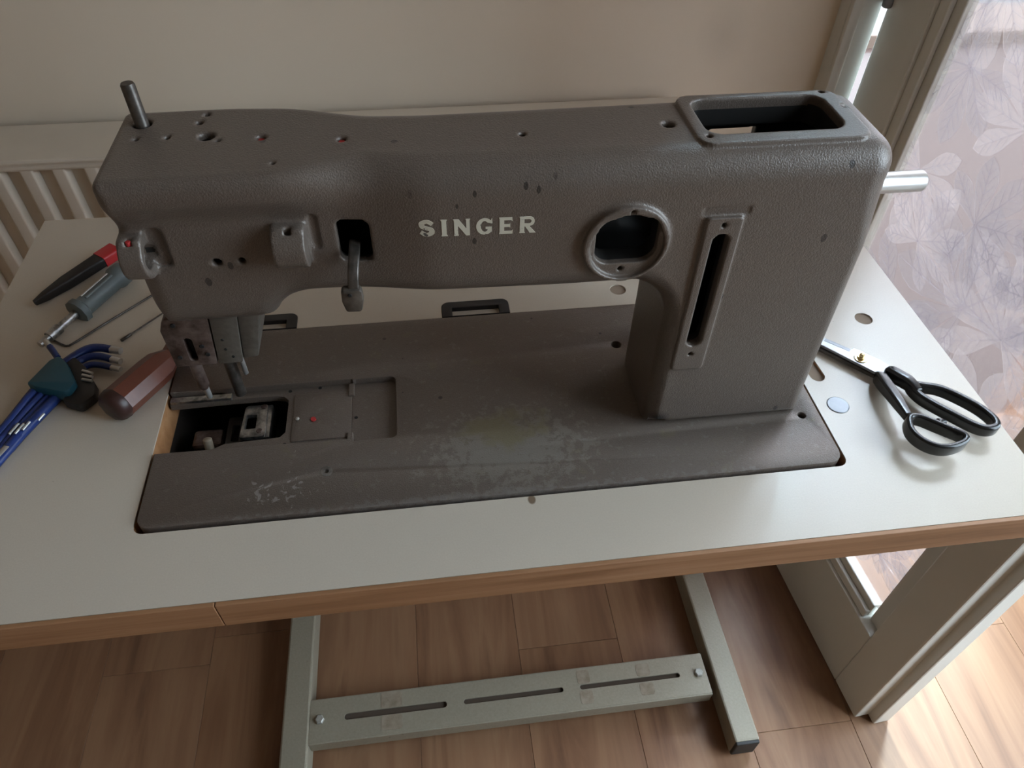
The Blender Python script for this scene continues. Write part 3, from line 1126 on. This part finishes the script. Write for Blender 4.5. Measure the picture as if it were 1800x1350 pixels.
def surface_nets(f, o, h):
    nx, ny, nz = f.shape
    s = f < 0
    cnt = np.zeros((nx - 1, ny - 1, nz - 1), np.int8)
    for i in (0, 1):
        for j in (0, 1):
            for k in (0, 1):
                cnt += s[i:nx - 1 + i, j:ny - 1 + j, k:nz - 1 + k]
    act = (cnt > 0) & (cnt < 8)
    idx = np.full(act.shape, -1, np.int32)
    I, J, K = np.nonzero(act)
    idx[I, J, K] = np.arange(len(I))
    acc = np.zeros((len(I), 3), np.float32)
    num = np.zeros(len(I), np.float32)
    C = [(0, 0, 0), (1, 0, 0), (0, 1, 0), (1, 1, 0), (0, 0, 1), (1, 0, 1), (0, 1, 1), (1, 1, 1)]
    E_ = [(a, b) for a in range(8) for b in range(a + 1, 8) if sum(abs(C[a][q] - C[b][q]) for q in range(3)) == 1]
    vals = [f[I + c[0], J + c[1], K + c[2]] for c in C]
    for a, b in E_:
        va, vb = vals[a], vals[b]
        m = (va < 0) != (vb < 0)
        t = np.where(m, va / np.where(m, va - vb, 1), 0)
        for q in range(3):
            acc[:, q] += np.where(m, C[a][q] + t * (C[b][q] - C[a][q]), 0)
        num += m
    V = (acc / num[:, None] + np.stack([I, J, K], 1)) * h + np.array(o, np.float32)
    Q = []
    for axn in range(3):
        u_, v_ = [q for q in range(3) if q != axn]
        a = [slice(0, -1) if q == axn else slice(1, -1) for q in range(3)]
        b = [slice(1, None) if q == axn else slice(1, -1) for q in range(3)]
        s0, s1 = s[tuple(a)], s[tuple(b)]
        g = np.argwhere(s0 != s1)
        flip = s0[tuple(g.T)]
        g = g.copy()
        for q in range(3):
            if q != axn:
                g[:, q] += 1

        def at(du, dv):
            h_ = g.copy()
            h_[:, u_] += du
            h_[:, v_] += dv
            return idx[h_[:, 0], h_[:, 1], h_[:, 2]]
        q4 = np.stack([at(-1, -1), at(0, -1), at(0, 0), at(-1, 0)], 1)
        if axn == 1:
            flip = ~flip
        q4 = np.where(flip[:, None], q4, q4[:, ::-1])
        Q.append(q4)
    return V, np.concatenate(Q)


# keep the field closed at the borders of the grid
f[0], f[-1] = 5, 5
f[:, 0], f[:, -1] = 5, 5
f[:, :, 0], f[:, :, -1] = 5, 5
V, Q = surface_nets(f, (ax[0], ay[0], az[0]), HH)
del f
me = bpy.data.meshes.new('arm_casting')
me.vertices.add(len(V))
Vw = V.astype(np.float64) / 1000.0
Vw[:, 2] += FLOOR / 1000.0
Vw -= np.array(LOC[sm.name])
me.vertices.foreach_set('co', Vw.ravel())
me.loops.add(len(Q) * 4)
me.loops.foreach_set('vertex_index', Q.astype(np.int32).ravel())
me.polygons.add(len(Q))
me.polygons.foreach_set('loop_start', np.arange(0, len(Q) * 4, 4, dtype=np.int32))
me.polygons.foreach_set('use_smooth', np.ones(len(Q), dtype=bool))
me.update(calc_edges=True)
me.validate()
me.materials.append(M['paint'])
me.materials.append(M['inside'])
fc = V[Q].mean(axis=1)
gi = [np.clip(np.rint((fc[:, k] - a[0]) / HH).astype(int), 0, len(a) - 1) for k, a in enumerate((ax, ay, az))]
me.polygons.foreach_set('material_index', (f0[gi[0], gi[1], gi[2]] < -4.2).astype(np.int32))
arm = bpy.data.objects.new('arm_casting', me)
COL.objects.link(arm)
arm.parent = sm

# red wick marks down two of the oil holes
for cx_, cy_ in ((118, 90.1), (159.4, 84.3)):
    obj('oil_wick', rod((cx_, cy_ + .4, 205), (cx_, cy_ + .4, 212.3), 1.9, 14), M['red'], sm)
obj('oil_wick', rod((49, 51, 174), (49, 51, 181.5), 1.4, 14), M['red'], sm)

# presser bar: stands proud of the head and comes out below it
obj('presser_bar', lathe((54.5, 110.5, 4), (54.5, 110.5, 236), [(0, 3.2), (1, 4.1), (74, 4.1), (75, 3.6), (231, 3.6), (232, 3.1)], 20), M['darksteel'], sm, auto=40)
obj('needle_bar', lathe((40, 90, 34), (40, 90, 110), [(0, 2.6), (3, 3.9), (75, 3.9)], 20), M['rusty'], sm, auto=40)
obj('needle_clamp', lathe((40.8, 90, 24), (40.8, 90, 36), [(0, 1.6), (.5, 2.0), (11, 2.0)], 14), M['bright'], sm, auto=40)
obj('guide_pin', rod((64.6, 106, 29), (64.6, 106, 60), 1.8, 14), M['bright'], sm, smooth=True)

# needle bar frame and bracket under the head


def front_plate(outline, holes_, y0_, y1_, bev=.5):
    p = plate(outline, holes_, -y1_, -y0_, bev)
    return [(a, -c, b) for a, b, c in p[0]], p[1]


frame = front_plate(fillet([(37, 74, 1), (62, 74, 1), (66, 113, 1), (40, 113, 4), (36.5, 104, 3)], 4),
                    [fillet([(46.8, 78, 2.4), (51.8, 78, 2.4), (52.3, 97, 2.4), (47.3, 97, 2.4)], 4)], 70, 77)
obj('needle_bar_frame', frame, M['rusty'], sm, auto=35)
obj('frame_slot_back', box(45, 54, 77, 80, 76, 99), M['black'], sm)
for a, b in ((41.5, 82), (56.8, 90), (58.5, 83), (45, 108)):
    obj('frame_screw', rod((a, 71, b), (a, 69.4, b), 1.5, 12, .2), M['black'], sm)
obj('presser_bracket', front_plate(fillet([(63, 74, 1), (77.5, 74, 1), (83, 114, 1), (67, 114, 1)], 3), [], 70, 100), M['castlow'], sm, auto=35)
for a, b in ((70.0, 94), (70.0, 86), (73.0, 79.5)):
    obj('bracket_screw', rod((a, 71, b), (a, 69.6, b), 1.0, 12, .2), M['black'], sm)
obj('head_side_plate', front_plate(fillet([(78, 75, 1), (87.5, 76, 2), (97, 118, 1), (83.5, 118, 1)], 3), [], 72, 116, 1.0), M['castlow'], sm, auto=35)

# reverse lever hanging from the square opening
lv = spline([(160, 62, 165), (159.5, 53, 163), (158.5, 45, 158), (157.4, 41, 149)], 5)
obj('lever', sweep(lv, fillet([(-3.0, -2, 1), (3.0, -2, 1), (3.0, 2, 1), (-3.0, 2, 1)], 2), up=Vector((0, 1, 0))), M['darksteel'], sm, smooth=True)
kn = front_plate(fillet([(151.0, 151, 2), (162.0, 150.5, 2), (162.3, 143, 4), (160.5, 135.5, 2), (152, 135.8, 2), (150.5, 143, 4)], 4), [], 37.5, 43.5, 1.4)
kb_ = obj('lever_knob', kn, M['knob'], sm, auto=30)
LOC[kb_.name] = LOC[sm.name]
obj('knob_rivet', rod((155.5, 38, 148), (155.5, 37.0, 148), 1.1, 12, .2), M['black'], kb_)

# balance wheel shaft sticking out on the right
obj('main_shaft', lathe((440, 92, 164), (508, 92, 164), [(0, 6.6), (67, 6.6), (68, 5.8)], 24), M['bright'], sm, auto=40)

# hinge bases let into the table behind the bed
for k, (a, b) in enumerate(((206.8, 263.2), (32.6, 88.3))):
    hg = thing('hinge_cup', 'black hinge cup behind the machine bed, ' + ('near the middle of the bed' if k == 0 else 'half hidden by the needle head'), 'hinge', ((a + b) / 2, 192, -24), group='hinge cups behind the machine bed')
    ro = fillet([(a, 183.5, 0.5), (b, 183.5, 0.5), (b, 202, 6), (a, 202, 6)], 5)
    ri = fillet([(a + 8.5, 184, 0), (b - 8.5, 184, 0), (b - 8.5, 194, .5), (a + 8.5, 194, .5)], 2)
    obj('cup_frame', plate(ro, [ri], -20, 0.9, 0.5), M['blackmatte'], hg, auto=35)
    obj('cup_floor', box(a + 8, b - 8, 183.8, 195, -6, -3.2), M['laminate'], hg)

# cream lettering on the arm
LH = 10.2


def strokes(letter, w, h):
    """outline polygons (with holes) of bold letters with small flared serifs, in a w x h box"""
    s = 2.75                      # stem
    t = 1.75                      # bar
    e = 0.55                      # serif flare
    if letter == 'I':
        return [([(0, 0), (w, 0), (w - e, 1.0), (w - e, h - 1.0), (w, h), (0, h), (e, h - 1.0), (e, 1.0)], [])]
    if letter == 'N':
        return [([(0, 0), (2.5, 0), (2.2, 1.0), (2.2, h - 4.0), (w - 2.3, 0), (w - .3, 0), (w - .3, h - 1.0), (w, h), (w - 2.4, h), (w - 2.1, h - 1.0),
                  (w - 2.1, 4.2), (2.6, h), (-.2, h), (.2, h - 1.0), (.2, 1.0)], [])]
    if letter == 'E':
        return [([(0, 0), (w, 0), (w + .2, 2.5), (w - .5, t), (s, t), (s, h / 2 - t / 2), (w - 1.6, h / 2 - t / 2), (w - 1.2, h / 2 - 1.4), (w - 1.2, h / 2 + 1.6), (w - 1.6, h / 2 + t / 2),
                  (s, h / 2 + t / 2), (s, h - t), (w - .7, h - t), (w, h - 2.5), (w - .2, h), (0, h), (.3, h - 1), (.3, 1)], [])]
    if letter == 'R':
        bow = [(w - 3.0 + 2.6 * math.cos(a), h - 2.9 + 2.9 * math.sin(a)) for a in np.linspace(math.pi / 2, -math.pi / 2, 9)]
        inn = [(w - 3.4 + 1.3 * math.cos(a), h - 2.9 + 1.35 * math.sin(a)) for a in np.linspace(math.pi / 2, -math.pi / 2, 9)]
        return [([(0, h)] + bow + [(w - 3.2, h - 5.9), (w + .3, 0), (w - 2.9, 0), (w - 5.4, 4.1), (s, 4.1), (s, 1.0), (s + .4, 0), (0, 0), (.3, 1.0), (.3, h - 1.0)],
                 [[(s, h - 1.55)] + inn + [(s, h - 4.25)]])]
    if letter == 'G':
        cx_, cy_ = w / 2 + .1, h / 2
        rx_, ry_ = w / 2, h / 2
        o1 = [(cx_ + rx_ * math.cos(a), cy_ + ry_ * math.sin(a)) for a in np.linspace(math.radians(42), math.radians(318), 26)]
        i1 = [(cx_ + (rx_ - 2.5) * math.cos(a), cy_ + (ry_ - 1.7) * math.sin(a)) for a in np.linspace(math.radians(312), math.radians(46), 26)]
        return [([(w - .4, h), (w - .9, h - .8)] + o1 + [(w - .6, 1.7), (w - .6, h / 2 - .3), (w / 2 + .6, h / 2 - .3), (w / 2 + .6, h / 2 - 1.7), (w - 2.9, h / 2 - 1.7), (w - 2.9, 2.3)] + i1 + [(w - .3, h - 3.4)], [])]
    if letter == 'S':
        c = spline([(w - .9, h - 2.7, 0), (w * .55, h - 1.0, 0), (1.5, h - 2.2, 0), (1.9, h * .58, 0), (w * .5, h * .5, 0), (w - 1.7, h * .41, 0), (w - 1.5, 2.2, 0), (w * .45, 1.0, 0), (.7, 2.7, 0)], 5)
        L_, R_ = [], []
        for i in range(len(c)):
            t_ = (c[min(i + 1, len(c) - 1)] - c[max(i - 1, 0)]).normalized()
            hw = 1.0 + 0.45 * abs(t_.y) if 3 < i < len(c) - 4 else 1.15
            nrm = Vector((-t_.y, t_.x, 0))
            L_.append((c[i] + nrm * hw)[:2])
            R_.append((c[i] - nrm * hw)[:2])
        return [(L_ + R_[::-1], [])]


def refine(vf, step=1.2):
    bm = bmesh.new()
    bv = [bm.verts.new(p) for p in vf[0]]
    for q in vf[1]:
        try:
            bm.faces.new([bv[i] for i in q])
        except ValueError:
            pass
    return bm_out(bm)


for ch, xa, xb in (('S', 195.6, 203.5), ('I', 206.9, 210.5), ('N', 213.8, 222.5), ('G', 225.5, 234.5), ('E', 237.7, 244.9), ('R', 248.5, 257.1)):
    pp = []
    for ol, hs in strokes(ch, xb - xa, LH):
        v_, f_ = plate(ol, hs, 0, 0.3)
        yfx = lambda q: float(np.interp(q, ax, yf1))
        pp.append(([(xa + a, yfx(xa + a) + .12 - c * 1.1, 174.5 + b) for a, b, c in v_], f_))
    obj('letter', join(*pp), M['letter'], sm)

# ------------------------------------------------------------------ tools on the table
# tailor's scissors
sc = thing('scissors', 'black handled tailor scissors lying on the right of the table', 'scissors', (548, 50, 0))
bl = [(541.4, 88.8), (546.1, 80.3), (542.8, 73.9), (532.2, 75.1), (502.6, 110.2), (436, 176), (430, 184), (440, 178), (508.7, 117.3), (524.0, 102.3), (526.9, 104.1)]
obj('blade', plate(bl, [], 5.0, 7.4, .3), M['blade'], sc)
obj('blade_flat', plate([(509.2, 116.6), (523.8, 102.4), (521.5, 100.2), (506.8, 114.2)], [], 7.3, 7.55), M['ringgrey'], sc)
bl2 = [(540, 72), (531, 74.2), (500.8, 108.6), (434, 172), (425, 183), (437, 178), (505, 116), (536, 84)]
obj('blade', plate(bl2, [], 2.2, 4.8, .3), M['darksteel'], sc)
pv = lathe((526.9, 91.8, 4), (526.9, 91.8, 11), [(0, 5.2), (3.6, 5.2), (4.2, 4.9), (4.3, 3.0), (5.6, 2.9), (5.7, 1.9), (7.6, 1.8), (8.0, 1.2)], 24)
obj('pivot_screw', pv, M['brass'], sc, auto=35)
secb = fillet([(-2.7, -5.5, 2.0), (2.7, -5.5, 2.0), (2.7, 4.0, 2.0), (-2.7, 4.0, 2.0)], 3)
big = spline([(549.5, 57.5, 9), (559.0, 55.6, 9.0), (569.5, 50.9, 9.5), (579.8, 39.8, 10), (587.2, 28.1, 10.5), (590, 17.2, 11), (587.0, 10.6, 11), (579.5, 9.6, 11), (573.0, 14.4, 10.5), (565.2, 24.4, 10), (557.4, 35.0, 9.5), (550.6, 46.5, 9)], 5, True)
obj('large_handle', join(sweep(big, secb, True),
                         sweep(spline([(540.6, 76.5, 6.6), (544.5, 68.5, 8), (549.0, 59.5, 9), (551.0, 50, 9)], 5), fillet([(-4.4, -4.5, 2.0), (4.4, -4.5, 2.0), (4.4, 6.2, 2.5), (-4.4, 6.2, 2.5)], 3),
                               scale=[.75, .85, .95, 1, 1, 1, 1, 1, 1, 1, .95, .9, .85, .8, .75, .7])), M['blackplastic'], sc, smooth=True)
sml = spline([(525.1, 20.2, 14), (528.9, 22.6, 14), (535.0, 21.0, 14), (542.3, 14.9, 14), (549.5, 8.7, 14), (555.2, 3.8, 14), (556.0, -.4, 14), (551.0, -4.1, 14), (540.2, -6.4, 14), (531.0, -4.3, 14), (524.2, 2.4, 14), (522.0, 11.1, 14)], 5, True)
secs = fillet([(-2.1, -5.0, 1.6), (2.1, -5.0, 1.6), (2.1, 5.5, 1.6), (-2.1, 5.5, 1.6)], 3)
obj('small_handle', join(sweep(sml, secs, True),
                         sweep(spline([(534, 74, 5), (531.0, 62, 8.5), (529.2, 42, 12), (528.0, 24, 14)], 5), fillet([(-4.6, -5.0, 2.2), (4.6, -5.0, 2.2), (4.6, 5.2, 2.2), (-4.6, 5.2, 2.2)], 3),
                               scale=[.8, .9, 1, 1, 1, 1, .97, .94, .9, .86, .82, .78, .72, .66, .62, .58]),
                         sweep([(545.5, 12.5, 15), (547.0, 17.5, 15.5), (551.3, 16.5, 15)], disc_sec(2.6, 10), scale=[1.3, 1.0, .7])), M['blackplastic'], sc, smooth=True)

# hex key set in a teal holder
hx = thing('hex_key_set', 'blue hex key set in a teal holder at the left of the table', 'hex keys', (-72, 125, 0))
hexs = lambda r: disc_sec(r, 6)


def key(path, r, tip_n=1.0, name='hex_key'):
    sp = spline(path, 6)
    k = obj(name, sweep(sp, hexs(r)), M['blue'], hx, auto=70)
    LOC[k.name] = LOC[hx.name]
    a, b = Vector(path[-1]), Vector(path[-2])
    d = (a - b).normalized()
    obj('bare_tip', sweep([a - d * .5, a + d * 8], hexs(r * .93)), M['bright'], k, auto=70)
    return k


key([(-128, 28, 4), (-104.7, 90, 6), (-93.0, 127, 7.5), (-82.5, 148, 8), (-74.5, 160, 8), (-66.3, 167.4, 8), (-58, 168.2, 8), (-48.5, 165.2, 8)], 3.3)
key([(-118, 40, 4), (-98.5, 96, 5.5), (-87, 127, 6), (-77.5, 146, 6.5), (-70.6, 155.7, 6.5), (-64.5, 160.4, 6.5), (-56, 160.0, 6.5), (-46.5, 155.8, 6.5)], 2.9)
key([(-112, 48, 3.5), (-95, 92, 5), (-82, 125, 5), (-72.5, 142, 5), (-66.5, 149.4, 5.5), (-61.0, 152.4, 5.5), (-54, 151.2, 5.5), (-45.0, 147.6, 5.5)], 2.5)
key([(-96, 76, 4.2), (-90, 92, 4.5), (-77, 122, 4.6), (-74, 132, 4.6)], 4.0)
key([(-108, 40, 3.4), (-92, 84, 4.4), (-83, 110, 5), (-74, 126, 5)], 3.0)
for i_, (a, b) in enumerate((((-96.2, 84.5), (-92.6, 93.5)), ((-92.4, 84.6), (-89.0, 93.0)), ((-88.4, 87.4), (-85.6, 94.5)), ((-80.5, 95.5), (-78.0, 101.0)))):
    obj('size_mark', sweep([(a[0], a[1], 9.2), (b[0], b[1], 9.6)], disc_sec(.9, 8)), M['bright'], hx)
obj('bare_tip', sweep([(-100.5, 66, 4.0), (-95.8, 76.5, 4.2)], hexs(3.7)), M['bright'], hx, auto=70)
key([(-84, 157, 11), (-89, 164, 11.5), (-93, 169.5, 12)], 2.3)
obj('holder', join(plate(fillet([(-96, 128, 2), (-86.8, 151.2, 4), (-81, 155.5, 3), (-73.4, 147, 4), (-61.8, 126, 3), (-64.5, 115, 4), (-89.4, 124.3, 2)], 4), [], 4, 15, 1.5)), M['teal'], hx, auto=40)
blk = fillet([(-82, 156, 2), (-76, 162, 3), (-62.5, 147.5, 4), (-50.5, 128, 5), (-48, 116.5, 5), (-56, 106.5, 4), (-70, 113, 3), (-66, 128, 3), (-73, 146, 2)], 4)
obj('holder_base', plate(blk, [], 1, 9.5, 1.5), M['blackmatte'], hx, auto=40)
for k in range(3):
    obj('small_key', sweep([(-62.5 + 1.1 * k, 141.5 - 4.6 * k, 10.2), (-54.5 + 1.0 * k, 138.0 - 4.2 * k, 10.2)], hexs(1.25)), M['bright'], hx, auto=70)

# wooden handled screwdriver
sd = thing('screwdriver', 'screwdriver with brown wooden handle beside the machine slot', 'screwdriver', (-12, 130, 0))
A, B = Vector((-31.5, 96, 13.0)), Vector((9.5, 162.5, 12.0))
hl = lathe(A, B, [(0, 7), (1.5, 10.2), (4, 11.8), (9, 12.4), (40, 12.4), (50, 11.8), (56, 9.2), (60, 7.6), (65, 9.2), (72, 9.2), (77, 7.0)], 8)
obj('handle', hl, M['handle'], sd, auto=30)
obj('handle_end', lathe(A - (B - A).normalized() * .6, B, [(0, 6.0), (1.0, 10.5), (4, 12.2), (8.5, 12.75), (9.5, 12.6)], 8), M['handle_end'], sd, auto=50)
E_ = A + (B - A).normalized() * 76
obj('shank', lathe(E_, E_ + (B - A).normalized() * 10, [(0, 3), (55, 3), (62, 1.0)], 12), M['steel'], sd, smooth=True)

# grey handled bit driver with stepped shaft
bd = thing('bit_driver', 'grey handled bit driver with steel shaft behind the hex keys', 'screwdriver', (-80, 235, 0))
P0, P1 = Vector((-106, 180, 5.0)), Vector((-55, 272, 10))
dd = (P1 - P0).normalized()
obj('steel_shaft', lathe(P0, P1, [(0, 2.6), (9, 2.8), (9.2, 4.2), (20, 4.4), (20.5, 3.2), (42, 3.4)], 14), M['steel'], bd, auto=40)
obj('handle', lathe(P0 + dd * 38, P1, [(0, 8.0), (1, 10.5), (6, 10.8), (8, 8.2), (44, 8.4), (47, 10.2), (54, 10.0), (60, 7.5)], 10), M['greyplastic'], bd, auto=40)
for s_ in (-.6, 1.0):
    side = dd.cross(Vector((0, 0, 1))).normalized()
    q0 = P0 + dd * 50 + Vector((0, 0, 7.6)) + side * s_ * 3
    obj('handle_stripe', sweep([q0, q0 + dd * 30], disc_sec(1.0, 8)), M['bright'] if s_ < 0 else M['greyplastic'], bd)

# black marker-like knife with a red end
kf = thing('utility_knife', 'black tapered knife with a red end behind the bit driver', 'knife', (-105, 262, 0))
a0, a1 = Vector((-126.5, 234, 4)), Vector((-81, 291, 7.0))
kd = (a1 - a0).normalized()
obj('body', sweep([a0, a0 + kd * 10, a0 + kd * 30, a0 + kd * 66], fillet([(-7, -4.5, 2), (7, -4.5, 2), (7, 4.5, 2), (-7, 4.5, 2)], 3), scale=[(.22, .5), (.45, .8), (.8, 1), (1, 1)]), M['blackmatte'], kf, auto=50)
obj('red_end', sweep([a0 + kd * 65, a0 + kd * 82], fillet([(-7.6, -5, 2), (7.6, -5, 2), (7.6, 5, 2), (-7.6, 5, 2)], 3)), M['redplastic'], kf, auto=50)

# two thin steel pieces lying on the laminate
wk = obj('bent_wire', sweep(spline([(-30, 243, 1.1), (-60, 210.5, 1.1), (-83, 184.6, 1.1), (-87.5, 181.2, 1.1), (-92, 183, 1.1), (-99, 188, 1.1), (-104, 191, 1.1)], 6), disc_sec(.85, 8)), M['darksteel'], loc=(-70, 200, 0), smooth=True)
tag(wk, 'thin bent steel wire between bit driver and machine head', 'wire')
nd = thing('needle', 'straight thin steel needle nearest the needle head', 'needle', (-34, 198, 0))
obj('needle_shaft', lathe((-47.5, 182.2, 1.4), (-10, 226, 1.4), [(0, .8), (.5, 1.25), (9, 1.25), (10.5, .75), (56, .6), (58, .1)], 10), M['darksteel'], nd, smooth=True)

# small steel screw lying behind the arm
ss = thing('steel_screw', 'small shiny screw lying on the table behind the arm', 'screw', (325, 221, 0))
obj('screw_head', lathe((322, 222, 3.2), (326, 221.2, 3.2), [(0, 2.2), (.6, 3.0), (2.6, 3.2), (3, 2.4)], 16), M['bright'], ss, auto=40)
obj('screw_shank', lathe((325, 221.4, 2.4), (338, 219, 1.6), [(0, 1.6), (13, 1.4)], 12), M['steel'], ss, smooth=True)
